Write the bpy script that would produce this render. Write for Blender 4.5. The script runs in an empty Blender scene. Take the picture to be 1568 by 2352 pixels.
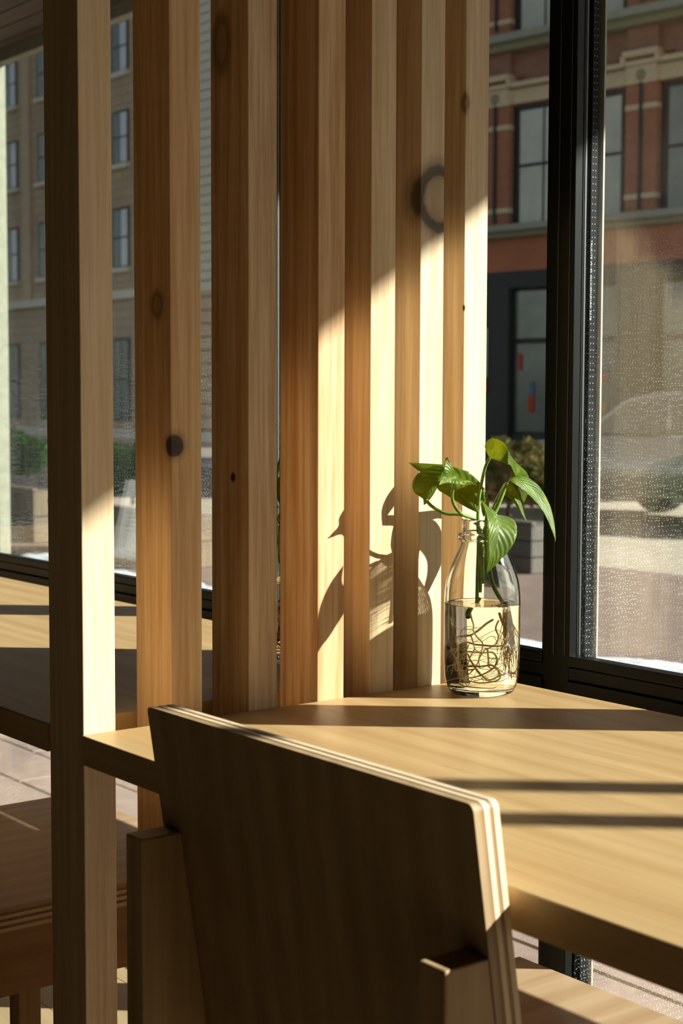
import bpy, bmesh, math, random
from mathutils import Vector, Matrix
random.seed(7)
scene = bpy.context.scene
col = scene.collection
T = 0.75                      # table-top height above the cafe floor

# ---------------------------------------------------------------- camera
cam_d = bpy.data.cameras.new('camera'); cam = bpy.data.objects.new('camera', cam_d); col.objects.link(cam)
YAW, PITCH, ROLL = math.radians(-52.18606), math.radians(-4.0743), math.radians(0.17896)
fw = Vector((math.sin(YAW) * math.cos(PITCH), math.cos(YAW) * math.cos(PITCH), math.sin(PITCH)))
r0 = Vector((math.cos(YAW), -math.sin(YAW), 0)); u0 = r0.cross(fw)
rr = r0 * math.cos(ROLL) + u0 * math.sin(ROLL); uu = -r0 * math.sin(ROLL) + u0 * math.cos(ROLL)
M = Matrix((rr, uu, -fw)).transposed().to_4x4(); M.translation = Vector((0, 0, T + 0.40))
cam.matrix_world = M
cam_d.sensor_fit = 'VERTICAL'; cam_d.sensor_height = 36.0; cam_d.lens = 3600 / 2352 * 36.0
cam_d.clip_start = 0.05; cam_d.clip_end = 400
cam_d.dof.use_dof = True; cam_d.dof.focus_distance = 2.13; cam_d.dof.aperture_fstop = 9.5
scene.camera = cam

# ---------------------------------------------------------------- sky, sun, exposure
SUN_AZ, SUN_EL = math.radians(41.5), math.radians(26.2)     # azimuth measured from +Y towards +X
world = bpy.data.worlds.new('sky'); scene.world = world; world.use_nodes = True
wn = world.node_tree; wn.nodes.clear()
wo = wn.nodes.new('ShaderNodeOutputWorld'); wb = wn.nodes.new('ShaderNodeBackground')
sky = wn.nodes.new('ShaderNodeTexSky'); sky.sky_type = 'NISHITA'; sky.sun_disc = False
sky.sun_elevation = SUN_EL; sky.sun_rotation = SUN_AZ
hs = wn.nodes.new('ShaderNodeHueSaturation'); hs.inputs['Saturation'].default_value = .35
wn.links.new(sky.outputs[0], hs.inputs['Color']); wn.links.new(hs.outputs[0], wb.inputs[0]); wn.links.new(wb.outputs[0], wo.inputs[0])
wb.inputs[1].default_value = 0.115
sun_d = bpy.data.lights.new('sun', 'SUN'); sun = bpy.data.objects.new('sun', sun_d); col.objects.link(sun)
sun_d.energy = 17.0; sun_d.color = (1.0, 0.985, 0.96); sun_d.angle = math.radians(0.53)
sdir = Vector((math.sin(SUN_AZ) * math.cos(SUN_EL), math.cos(SUN_AZ) * math.cos(SUN_EL), math.sin(SUN_EL)))
sun.rotation_euler = sdir.to_track_quat('Z', 'Y').to_euler(); sun.location = sdir * 60
scene.view_settings.view_transform = 'Standard'; scene.view_settings.look = 'None'
scene.view_settings.exposure = 0.0; scene.view_settings.gamma = 1.0
scene.view_settings.use_curve_mapping = False
scene.cycles.max_bounces = 12; scene.cycles.diffuse_bounces = 4; scene.cycles.glossy_bounces = 4
scene.cycles.transmission_bounces = 14; scene.cycles.transparent_max_bounces = 32
scene.cycles.adaptive_threshold = 0.06; scene.cycles.adaptive_min_samples = 16
CAUSTICS = True
if CAUSTICS:
    sun_d.cycles.is_caustics_light = True

# ---------------------------------------------------------------- object helpers
def link(name, me, mat=None, parent=None, loc=None):
    o = bpy.data.objects.new(name, me); col.objects.link(o)
    if mat is not None and me is not None: me.materials.append(mat)
    if loc is not None: o.location = loc
    if parent is not None: o.parent = parent
    return o
def thing(name, label, cat, loc=(0, 0, 0), rz=0.0, group=None):
    o = bpy.data.objects.new(name, None); col.objects.link(o); o.location = loc; o.rotation_euler = (0, 0, rz)
    o.empty_display_size = .05
    o['label'] = label; o['category'] = cat
    if group: o['group'] = group
    return o
def structure(name, loc=(0, 0, 0), label=None):
    o = bpy.data.objects.new(name, None); col.objects.link(o); o.location = loc; o['kind'] = 'structure'
    if label: o['label'] = label
    return o
def tag(o, label, cat, group=None, kind=None):
    o['label'] = label; o['category'] = cat
    if group: o['group'] = group
    if kind: o['kind'] = kind
    return o
def done(bm, name, mat, parent=None, smooth=False, off=None):
    """turn a bmesh given in world coordinates into a child of parent (or a top-level object)"""
    me = bpy.data.meshes.new(name)
    if off is not None: bmesh.ops.translate(bm, verts=bm.verts, vec=-Vector(off))
    bmesh.ops.recalc_face_normals(bm, faces=bm.faces)
    bm.to_mesh(me); bm.free()
    if smooth:
        for p in me.polygons: p.use_smooth = True
    return link(name, me, mat, parent)
def part(name, bm, mat, parent, smooth=False):
    off = parent.location if parent.parent is None else None
    if parent.parent is not None: off = parent.parent.location
    return done(bm, name, mat, parent, smooth, off)
def box(bm, x0, x1, y0, y1, z0, z1, bev=0.0, segs=2):
    v = [bm.verts.new((x, y, z)) for x in (x0, x1) for y in (y0, y1) for z in (z0, z1)]
    idx = ((0, 1, 3, 2), (4, 6, 7, 5), (0, 4, 5, 1), (2, 3, 7, 6), (0, 2, 6, 4), (1, 5, 7, 3))
    fs = [bm.faces.new([v[i] for i in f]) for f in idx]
    if bev > 0:
        es = list({e for f in fs for e in f.edges})
        bmesh.ops.bevel(bm, geom=es, offset=bev, segments=segs, affect='EDGES', profile=.5)
    return v
def bx(x0, x1, y0, y1, z0, z1, bev=0.0, segs=2):
    bm = bmesh.new(); box(bm, x0, x1, y0, y1, z0, z1, bev, segs); return bm
def obox(bm, org, d, s0, s1, t0, t1, z0, z1):
    """box in a facade frame: s along d, t outwards along n"""
    n = Vector((d[1], -d[0], 0))
    v = []
    for s in (s0, s1):
        for t in (t0, t1):
            for z in (z0, z1):
                p = Vector((org[0], org[1], 0)) + Vector((d[0], d[1], 0)) * s + n * t; p.z = z
                v.append(bm.verts.new(p))
    for f in ((0, 1, 3, 2), (4, 6, 7, 5), (0, 4, 5, 1), (2, 3, 7, 6), (0, 2, 6, 4), (1, 5, 7, 3)):
        bm.faces.new([v[i] for i in f])
def lathe(prof, seg=96, close=True):
    bm = bmesh.new(); rings = []
    for r, z in prof:
        if r < 1e-6: rings.append([bm.verts.new((0, 0, z))])
        else: rings.append([bm.verts.new((r * math.cos(2 * math.pi * i / seg), r * math.sin(2 * math.pi * i / seg), z)) for i in range(seg)])
    for a, b in zip(rings, rings[1:]):
        for i in range(seg):
            j = (i + 1) % seg
            if len(a) == 1: bm.faces.new((a[0], b[i], b[j]))
            elif len(b) == 1: bm.faces.new((a[i], a[j], b[0]))
            else: bm.faces.new((a[i], a[j], b[j], b[i]))
    return bm
def cr(p0, p1, p2, p3, t):
    return .5 * ((2 * p1) + (p2 - p0) * t + (2 * p0 - 5 * p1 + 4 * p2 - p3) * t * t + (3 * p1 - p0 - 3 * p2 + p3) * t ** 3)
def spline(pts, n):
    P = [Vector(p) for p in pts]; out = []; m = len(P) - 1
    for k in range(n):
        u = k / (n - 1) * m; i = min(int(u), m - 1); t = u - i
        out.append(cr(P[max(i - 1, 0)], P[i], P[i + 1], P[min(i + 2, m)], t))
    return out
def tube(bm, pts, r0_, r1_=None, sides=8, cap=True):
    r1_ = r0_ if r1_ is None else r1_; rings = []; n = len(pts); prev = None
    for i, p in enumerate(pts):
        t = (pts[min(i + 1, n - 1)] - pts[max(i - 1, 0)])
        if t.length < 1e-9: t = Vector((0, 0, 1))
        t.normalize()
        if prev is None:
            a = t.orthogonal().normalized()
        else:
            a = (prev - t * prev.dot(t)); a = a.normalized() if a.length > 1e-6 else t.orthogonal().normalized()
        prev = a; b = t.cross(a); r = r0_ + (r1_ - r0_) * i / (n - 1)
        rings.append([bm.verts.new(p + (a * math.cos(2 * math.pi * k / sides) + b * math.sin(2 * math.pi * k / sides)) * r) for k in range(sides)])
    for A, B in zip(rings, rings[1:]):
        for k in range(sides):
            bm.faces.new((A[k], A[(k + 1) % sides], B[(k + 1) % sides], B[k]))
    if cap:
        bm.faces.new(rings[0][::-1]); bm.faces.new(rings[-1])

# ---------------------------------------------------------------- materials
def nodes(name):
    m = bpy.data.materials.new(name); m.use_nodes = True; nt = m.node_tree; nt.nodes.clear()
    out = nt.nodes.new('ShaderNodeOutputMaterial'); return m, nt, out
def N(nt, kind, **kw):
    n = nt.nodes.new(kind)
    for k, v in kw.items():
        if k.startswith('i_'):
            key = k[2:].replace('_', ' ')
            n.inputs[key if not key.isdigit() else int(key)].default_value = v
        else: setattr(n, k, v)
    return n
def ramp(nt, stops, interp='LINEAR'):
    n = nt.nodes.new('ShaderNodeValToRGB'); cr_ = n.color_ramp; cr_.interpolation = interp
    while len(cr_.elements) < len(stops): cr_.elements.new(.5)
    for e, (p, c) in zip(cr_.elements, stops):
        e.position = p; e.color = (*c, 1) if not isinstance(c, (int, float)) else (c, c, c, 1)
    return n
def math_(nt, op, a, b=None, clamp=False):
    n = nt.nodes.new('ShaderNodeMath'); n.operation = op; n.use_clamp = clamp
    for i, v in enumerate((a, b)):
        if v is None: continue
        if hasattr(v, 'is_linked') or hasattr(v, 'links'): nt.links.new(v, n.inputs[i])
        else: n.inputs[i].default_value = v
    return n.outputs[0]
def mixc(nt, f, a, b, mode='MIX'):
    n = nt.nodes.new('ShaderNodeMix'); n.data_type = 'RGBA'; n.blend_type = mode
    for i, v in ((0, f), (6, a), (7, b)):
        if hasattr(v, 'links'): nt.links.new(v, n.inputs[i])
        elif i == 0: n.inputs[i].default_value = v
        else: n.inputs[i].default_value = (*v, 1)
    return n.outputs[2]
def mapped(nt, scale, rnd=0.0, loc=(0, 0, 0)):
    tc = nt.nodes.new('ShaderNodeTexCoord'); mp = nt.nodes.new('ShaderNodeMapping')
    mp.inputs['Scale'].default_value = scale; mp.inputs['Location'].default_value = loc
    nt.links.new(tc.outputs['Object'], mp.inputs[0]); src = mp.outputs[0]
    if rnd:
        oi = nt.nodes.new('ShaderNodeObjectInfo'); v = nt.nodes.new('ShaderNodeVectorMath'); v.operation = 'ADD'
        c = nt.nodes.new('ShaderNodeCombineXYZ')
        for k in range(3): nt.links.new(math_(nt, 'MULTIPLY', oi.outputs['Random'], rnd * (k + 1)), c.inputs[k])
        nt.links.new(src, v.inputs[0]); nt.links.new(c.outputs[0], v.inputs[1]); src = v.outputs[0]
    return src, tc
def noise(nt, src, scale, detail=4, rough=.5, dist=0.0):
    n = nt.nodes.new('ShaderNodeTexNoise'); n.inputs['Scale'].default_value = scale
    n.inputs['Detail'].default_value = detail; n.inputs['Roughness'].default_value = rough
    n.inputs['Distortion'].default_value = dist
    nt.links.new(src, n.inputs['Vector']); return n.outputs[0]
def wood(name, light, dark, axis='z', fine=1.0, rough=.55, knots=(), rings=0.35, rnd=3.0, streak=1.0, spec=.3):
    m, nt, out = nodes(name)
    st = {'x': (1.0, 26, 26), 'y': (26, 1.0, 26), 'z': (26, 26, 1.0)}[axis]
    st = tuple(v * fine for v in st)
    src, tc = mapped(nt, st, rnd)
    f1 = noise(nt, src, 5.0, 6, .62)                       # fine streaks
    f2 = noise(nt, src, 1.0, 3, .5, .6)                    # broad figure
    # growth rings from a banded warp
    w = nt.nodes.new('ShaderNodeTexWave'); w.wave_type = 'BANDS'; w.bands_direction = {'x': 'Y', 'y': 'X', 'z': 'X'}[axis]
    w.inputs['Scale'].default_value = .55; w.inputs['Distortion'].default_value = 7; w.inputs['Detail'].default_value = 2
    w.inputs['Detail Scale'].default_value = .6
    nt.links.new(src, w.inputs['Vector'])
    a = ramp(nt, [(.35, 0), (.62, 1)]); nt.links.new(f1, a.inputs[0])
    b = ramp(nt, [(.3, 0), (.7, 1)]); nt.links.new(f2, b.inputs[0])
    f = math_(nt, 'ADD', math_(nt, 'MULTIPLY', a.outputs[0], .38 * streak), math_(nt, 'MULTIPLY', b.outputs[0], .30))
    f = math_(nt, 'ADD', f, math_(nt, 'MULTIPLY', w.outputs[1], rings), clamp=True)
    c = mixc(nt, f, light, dark)
    # short dark pores
    po = noise(nt, src, 16, 2, .5); pr = ramp(nt, [(.70, 0), (.78, 1)]); nt.links.new(po, pr.inputs[0])
    c = mixc(nt, math_(nt, 'MULTIPLY', pr.outputs[0], .35), c, tuple(v * .45 for v in dark))
    for (cx, cy, cz, rx, ry, rz, kind) in knots:
        s = nt.nodes.new('ShaderNodeVectorMath'); s.operation = 'SUBTRACT'; s.inputs[1].default_value = (cx, cy, cz)
        wv = nt.nodes.new('ShaderNodeVectorMath'); wv.operation = 'ADD'
        nz = nt.nodes.new('ShaderNodeTexNoise'); nz.inputs['Scale'].default_value = 60; nz.inputs['Detail'].default_value = 3
        nt.links.new(tc.outputs['Object'], nz.inputs['Vector'])
        sc_ = nt.nodes.new('ShaderNodeVectorMath'); sc_.operation = 'SCALE'; sc_.inputs['Scale'].default_value = .006 if kind == 'big' else .003
        sb = nt.nodes.new('ShaderNodeVectorMath'); sb.operation = 'SUBTRACT'; sb.inputs[1].default_value = (.5, .5, .5)
        nt.links.new(nz.outputs['Color'], sb.inputs[0]); nt.links.new(sb.outputs[0], sc_.inputs[0])
        nt.links.new(tc.outputs['Object'], wv.inputs[0]); nt.links.new(sc_.outputs[0], wv.inputs[1])
        nt.links.new(wv.outputs[0], s.inputs[0])
        dv = nt.nodes.new('ShaderNodeVectorMath'); dv.operation = 'DIVIDE'; dv.inputs[1].default_value = (rx, ry, rz)
        nt.links.new(s.outputs[0], dv.inputs[0])
        ln = nt.nodes.new('ShaderNodeVectorMath'); ln.operation = 'LENGTH'; nt.links.new(dv.outputs[0], ln.inputs[0])
        d = ln.outputs['Value']
        if kind == 'big':
            rm = ramp(nt, [(0, .0), (.30, .22), (.36, .45), (.41, .90), (.54, .86), (.61, .40), (.78, 0)])
        elif kind == 'solid':
            rm = ramp(nt, [(0, 1.0), (.36, .95), (.46, .3), (.7, .0)])
        else:
            rm = ramp(nt, [(0, .45), (.2, .35), (.28, .75), (.36, .5), (.5, .12), (.7, 0)])
        nt.links.new(math_(nt, 'MULTIPLY', d, .5), rm.inputs[0])
        c = mixc(nt, rm.outputs[0], c, (.035, .018, .008))
        if kind != 'solid':
            inn = ramp(nt, [(0, .75), (.38, .7), (.43, 0)]); nt.links.new(math_(nt, 'MULTIPLY', d, .5), inn.inputs[0])
            rg = math_(nt, 'SINE', math_(nt, 'MULTIPLY', d, 60))
            c = mixc(nt, math_(nt, 'MULTIPLY', inn.outputs[0], .5), c, (.33, .22, .11))
            c = mixc(nt, math_(nt, 'MULTIPLY', math_(nt, 'MULTIPLY', inn.outputs[0], .22), rg, clamp=True), c, (.16, .09, .04))
    p = nt.nodes.new('ShaderNodeBsdfPrincipled'); nt.links.new(c, p.inputs['Base Color'])
    p.inputs['Roughness'].default_value = rough; p.inputs['Specular IOR Level'].default_value = spec
    bp = nt.nodes.new('ShaderNodeBump'); bp.inputs['Strength'].default_value = .12; bp.inputs['Distance'].default_value = .001
    nt.links.new(f1, bp.inputs['Height']); nt.links.new(bp.outputs[0], p.inputs['Normal'])
    nt.links.new(p.outputs[0], out.inputs[0]); return m
def plain(name, c, rough=.6, metal=0.0, spec=.4, var=.15, nscale=20.0, bump=0.0, coat=0.0):
    m, nt, out = nodes(name); src, tc = mapped(nt, (1, 1, 1), 2.0)
    f = noise(nt, src, nscale, 5, .6)
    rm = ramp(nt, [(.3, tuple(v * (1 - var) for v in c)), (.7, tuple(min(1, v * (1 + var)) for v in c))]); nt.links.new(f, rm.inputs[0])
    p = nt.nodes.new('ShaderNodeBsdfPrincipled'); nt.links.new(rm.outputs[0], p.inputs['Base Color'])
    p.inputs['Roughness'].default_value = rough; p.inputs['Metallic'].default_value = metal
    p.inputs['Specular IOR Level'].default_value = spec; p.inputs['Coat Weight'].default_value = coat
    if bump:
        bp = nt.nodes.new('ShaderNodeBump'); bp.inputs['Strength'].default_value = bump; bp.inputs['Distance'].default_value = .01
        nt.links.new(f, bp.inputs['Height']); nt.links.new(bp.outputs[0], p.inputs['Normal'])
    nt.links.new(p.outputs[0], out.inputs[0]); return m
def pane_glass(name, dirt=0.0, tint=(.94, .95, .935)):
    m, nt, out = nodes(name)
    fr = nt.nodes.new('ShaderNodeFresnel'); fr.inputs[0].default_value = 1.5
    tr = nt.nodes.new('ShaderNodeBsdfTransparent'); tr.inputs[0].default_value = (*tint, 1)
    gl = nt.nodes.new('ShaderNodeBsdfGlossy'); gl.inputs['Roughness'].default_value = 0.0
    mx = nt.nodes.new('ShaderNodeMixShader')
    # the same reflectance from either side of the sheet
    ge = nt.nodes.new('ShaderNodeNewGeometry')
    lw = nt.nodes.new('ShaderNodeVectorMath'); lw.operation = 'DOT_PRODUCT'
    nt.links.new(ge.outputs['Incoming'], lw.inputs[0]); nt.links.new(ge.outputs['Normal'], lw.inputs[1])
    cosv = math_(nt, 'ABSOLUTE', lw.outputs['Value'])
    om = math_(nt, 'SUBTRACT', 1.0, cosv, clamp=True)
    f = math_(nt, 'ADD', math_(nt, 'MULTIPLY', math_(nt, 'POWER', om, 5.0), .96), .042)
    nt.links.new(f, mx.inputs[0]); nt.links.new(tr.outputs[0], mx.inputs[1]); nt.links.new(gl.outputs[0], mx.inputs[2])
    last = mx.outputs[0]
    if dirt:
        tc = nt.nodes.new('ShaderNodeTexCoord')
        sx0 = nt.nodes.new('ShaderNodeSeparateXYZ'); nt.links.new(tc.outputs['Object'], sx0.inputs[0])
        c2 = nt.nodes.new('ShaderNodeCombineXYZ'); nt.links.new(sx0.outputs[0], c2.inputs[0]); nt.links.new(sx0.outputs[2], c2.inputs[1])
        vo = nt.nodes.new('ShaderNodeTexVoronoi'); vo.voronoi_dimensions = '2D'; vo.inputs['Scale'].default_value = 150; vo.inputs['Randomness'].default_value = 1
        nt.links.new(c2.outputs[0], vo.inputs['Vector'])
        sp = ramp(nt, [(.075, 1), (.10, 0)]); nt.links.new(vo.outputs['Distance'], sp.inputs[0])
        nz = noise(nt, tc.outputs['Object'], 9, 3); nr = ramp(nt, [(.40, .25), (.62, 1)]); nt.links.new(nz, nr.inputs[0])
        sx = nt.nodes.new('ShaderNodeSeparateXYZ'); nt.links.new(tc.outputs['Object'], sx.inputs[0])
        hz = math_(nt, 'SUBTRACT', 1.0, math_(nt, 'MULTIPLY', math_(nt, 'SUBTRACT', sx.outputs[2], T + .05), 1.6), clamp=True)
        spk = math_(nt, 'MULTIPLY', math_(nt, 'MULTIPLY', sp.outputs[0], nr.outputs[0]), hz)
        mp = nt.nodes.new('ShaderNodeMapping'); mp.inputs['Scale'].default_value = (30, 1, 3)
        nt.links.new(tc.outputs['Object'], mp.inputs[0])
        sm = noise(nt, mp.outputs[0], 2.0, 5, .7); sr = ramp(nt, [(.45, 0), (.8, 1)]); nt.links.new(sm, sr.inputs[0])
        film = math_(nt, 'ADD', math_(nt, 'MULTIPLY', math_(nt, 'MULTIPLY', sr.outputs[0], hz), .02 * dirt), .002)
        amt = math_(nt, 'ADD', math_(nt, 'MULTIPLY', spk, .45 * dirt), film, clamp=True)
        tl = nt.nodes.new('ShaderNodeBsdfTranslucent'); tl.inputs[0].default_value = (.8, .8, .78, 1)
        m2 = nt.nodes.new('ShaderNodeMixShader'); nt.links.new(amt, m2.inputs[0])
        nt.links.new(last, m2.inputs[1]); nt.links.new(tl.outputs[0], m2.inputs[2]); last = m2.outputs[0]
    nt.links.new(last, out.inputs[0]); return m
def real_glass(name, ior, color=(1, 1, 1), rough=0.0):
    m, nt, out = nodes(name); g = nt.nodes.new('ShaderNodeBsdfGlass')
    g.inputs['IOR'].default_value = ior; g.inputs['Color'].default_value = (*color, 1); g.inputs['Roughness'].default_value = rough
    nt.links.new(g.outputs[0], out.inputs[0]); return m
def brick_mat(name, c1, c2, mortar, scale, bw=.22, bh=.075, axis='XZ', ang=0.0):
    m, nt, out = nodes(name); tc = nt.nodes.new('ShaderNodeTexCoord')
    mp = nt.nodes.new('ShaderNodeMapping'); mp.inputs['Rotation'].default_value = (0, 0, ang)
    nt.links.new(tc.outputs['Object'], mp.inputs[0])
    sx = nt.nodes.new('ShaderNodeSeparateXYZ'); nt.links.new(mp.outputs[0], sx.inputs[0])
    cb = nt.nodes.new('ShaderNodeCombineXYZ'); nt.links.new(sx.outputs[0], cb.inputs[0]); nt.links.new(sx.outputs[1 if axis == 'XY' else 2], cb.inputs[1])
    br = nt.nodes.new('ShaderNodeTexBrick'); nt.links.new(cb.outputs[0], br.inputs['Vector'])
    br.inputs['Scale'].default_value = 1; br.inputs['Brick Width'].default_value = bw; br.inputs['Row Height'].default_value = bh
    br.inputs['Mortar Size'].default_value = bh * .09; br.inputs['Color1'].default_value = (*c1, 1); br.inputs['Color2'].default_value = (*c2, 1)
    br.inputs['Mortar'].default_value = (*mortar, 1)
    nz = noise(nt, tc.outputs['Object'], 1.7, 5, .6); c = mixc(nt, math_(nt, 'MULTIPLY', nz, .35), br.outputs[0], tuple(v * .55 for v in c1))
    p = nt.nodes.new('ShaderNodeBsdfPrincipled'); nt.links.new(c, p.inputs['Base Color']); p.inputs['Roughness'].default_value = .85
    nt.links.new(p.outputs[0], out.inputs[0]); return m
def leaf_mat(name):
    m, nt, out = nodes(name); src, tc = mapped(nt, (1, 1, 1))
    n1 = noise(nt, src, 26, 5, .65, .4); r1 = ramp(nt, [(.34, (.045, .11, .010)), (.55, (.13, .21, .018)), (.72, (.28, .36, .045))]); nt.links.new(n1, r1.inputs[0])
    n2 = noise(nt, src, 70, 3, .5, 1.5); r2 = ramp(nt, [(.66, 0), (.72, 1)]); nt.links.new(n2, r2.inputs[0])
    c = mixc(nt, math_(nt, 'MULTIPLY', r2.outputs[0], .6), r1.outputs[0], (.42, .50, .12))
    uv = nt.nodes.new('ShaderNodeUVMap'); sx = nt.nodes.new('ShaderNodeSeparateXYZ'); nt.links.new(uv.outputs[0], sx.inputs[0])
    # midrib and side veins along the leaf's own coordinates
    du = math_(nt, 'ABSOLUTE', math_(nt, 'SUBTRACT', sx.outputs[0], .5))
    mr = ramp(nt, [(.0, 1), (.022, 0)]); nt.links.new(du, mr.inputs[0])
    vv = math_(nt, 'SINE', math_(nt, 'MULTIPLY', math_(nt, 'SUBTRACT', sx.outputs[1], math_(nt, 'MULTIPLY', du, .7)), 62))
    vr = ramp(nt, [(.90, 0), (1.0, 1)]); nt.links.new(vv, vr.inputs[0])
    c = mixc(nt, math_(nt, 'MULTIPLY', math_(nt, 'ADD', mr.outputs[0], math_(nt, 'MULTIPLY', vr.outputs[0], .35), clamp=True), .45), c, (.30, .45, .10))
    p = nt.nodes.new('ShaderNodeBsdfPrincipled'); nt.links.new(c, p.inputs['Base Color']); p.inputs['Roughness'].default_value = .38
    p.inputs['Specular IOR Level'].default_value = .32
    bp = nt.nodes.new('ShaderNodeBump'); bp.inputs['Strength'].default_value = .25; bp.inputs['Distance'].default_value = .001
    nt.links.new(vv, bp.inputs['Height']); nt.links.new(bp.outputs[0], p.inputs['Normal'])
    t = nt.nodes.new('ShaderNodeBsdfTranslucent')
    tcx = mixc(nt, .5, c, (.90, .88, .04)); nt.links.new(tcx, t.inputs[0])
    mx = nt.nodes.new('ShaderNodeMixShader'); mx.inputs[0].default_value = .5
    nt.links.new(p.outputs[0], mx.inputs[1]); nt.links.new(t.outputs[0], mx.inputs[2]); nt.links.new(mx.outputs[0], out.inputs[0]); return m
PINE_L, PINE_D = (.80, .66, .47), (.62, .42, .22)
MAT = {}
MAT['slat'] = wood('pine_slat', PINE_L, PINE_D, 'z', rings=.18)
MAT['table'] = wood('table_wood', (.56, .385, .185), (.36, .205, .075), 'x', fine=.30, rough=.42, rings=.16, streak=1.1, rnd=0, spec=.4)
MAT['table_edge'] = MAT['table']
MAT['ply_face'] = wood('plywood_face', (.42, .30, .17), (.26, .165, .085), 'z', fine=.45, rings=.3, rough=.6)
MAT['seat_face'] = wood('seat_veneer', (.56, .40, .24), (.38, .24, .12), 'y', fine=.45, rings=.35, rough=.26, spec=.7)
MAT['ply_light'] = wood('ply_light', (.74, .62, .44), (.60, .44, .26), 'z', fine=.8, rings=.1, rnd=5)
MAT['ply_dark'] = wood('ply_dark', (.36, .22, .11), (.22, .12, .055), 'z', fine=.8, rings=.1, rnd=5)
MAT['leg'] = wood('leg_wood', (.50, .36, .20), (.34, .21, .10), 'z', fine=.8)
MAT['apron'] = wood('apron_wood', (.48, .30, .15), (.32, .18, .08), 'y', fine=.6)
MAT['black'] = plain('black_aluminium', (.0035, .0045, .0035), .40, 0, .12, .1)
MAT['gasket'] = plain('grey_gasket', (.045, .055, .052), .5, 0, .4, .15, 200)
MAT['tape'] = plain('pale_glazing_edge', (.30, .28, .24), .5)
MAT['glass'] = pane_glass('window_glass', 1.0)
MAT['glass_clean'] = pane_glass('window_glass_outer', 0.0)
MAT['bottle'] = real_glass('bottle_glass', 1.48, (.99, 1.0, .99))
MAT['water'] = real_glass('water', 1.33, (1.0, .992, .955))
MAT['leaf'] = leaf_mat('pothos_leaf')
MAT['stem'] = plain('green_stem', (.17, .27, .035), .4, 0, .5, .45, 60)
MAT['node'] = plain('brown_stem_end', (.06, .028, .012), .7, 0, .3, .3, 80)
MAT['root'] = plain('root', (.60, .48, .20), .5, 0, .4, .35, 50)
MAT['root_fine'] = plain('fine_root', (.78, .60, .34), .5, 0, .4, .3, 50)
MAT['white'] = plain('white_paint', (.72, .72, .68), .5)

# ================================================================ THE ROOM
XS = -1.651                   # face of the slat screen that looks into the near table
YF, YT, YI = 0.888, 1.551, 1.651      # table front edge, table back edge, inner face of the window frame
CEIL = T + 2.2
MAT['floor'] = wood('floor_boards', (.42, .31, .18), (.30, .21, .115), 'x', fine=.25, rough=.5, rings=.2)
MAT['wall'] = plain('dark_plaster', (.03, .03, .022), .85)
MAT['ceil'] = plain('ceiling_paint', (.04, .037, .03), .9)
MAT['wallside'] = plain('side_plaster', (.34, .29, .21), .85)
# floor: boards running along X
fl = structure('floor', (0, 0, 0))
mesh_cache = {}
y = -4.6; k = 0
while y < YI + .05:
    for (a, b) in (((-7.0, -3.1), (-3.1, .9), (.9, 4.0)) if k % 2 else ((-7.0, -5.0), (-5.0, -1.2), (-1.2, 4.0))):
        part('floor_board', bx(a + .001, b - .001, y + .001, min(y + .179, YI + .05), -.02, 0), MAT['floor'], fl)
    y += .18; k += 1
part('subfloor', bx(-7, 4, -4.6, 1.7, -.14, -.022), MAT['black'], fl)
for n, b in (('wall_back', (-7.1, 4.1, -4.75, -4.6, 0, CEIL)), ('wall_left', (-7.15, -7.0, -4.6, 1.7, 0, CEIL)),
             ('ceiling', (-7.1, 4.1, -4.75, 1.78, CEIL, CEIL + .15))):
    o = done(bx(*b), n, MAT['ceil' if n == 'ceiling' else 'wall']); o['kind'] = 'structure'
o = done(bx(4.0, 4.15, -4.6, 1.78, 0, CEIL), 'wall_right', MAT['wall']); o['kind'] = 'structure'

# ================================================================ GLAZED FRONT
win = structure('window_1', (0, YI, 0))
ZT0, ZT1 = T - .028, T + .029          # transom at table height
def mullion(xl, xr, extra=None, deep=.12):
    bm = bmesh.new()
    box(bm, xl, xr, YI, YI + .016, -.1, CEIL, .0015)                      # inner cap
    box(bm, xl + .003, xr - .010, YI + .016, YI + .045, -.1, CEIL)       # body
    if not extra:
        box(bm, xl + .003, xr - .010, YI + .045, YI + .070, -.1, CEIL)
        box(bm, xl, xr - .016, YI + .070, YI + deep, -.1, CEIL)
    if extra:
        for e in extra: box(bm, *e, -.1, CEIL)
    return part('mullion', bm, MAT['black'], win)
mull = [(-5.15, -5.08), (-4.20, -4.13), (-2.425, -2.345), (-1.639, -1.586), (-1.150, -1.079), (.35, .42), (1.6, 1.67), (2.8, 2.87), (3.93, 4.0)]
for (a, b) in mull:
    ex = None
    if a == -1.639:
        ex = [(-1.664, -1.622, YI + .045, YI + .070), (-1.700, -1.645, YI + .070, YI + .095), (-1.735, -1.670, YI + .095, YI + .12)]
    mullion(a, b, ex)
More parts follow.
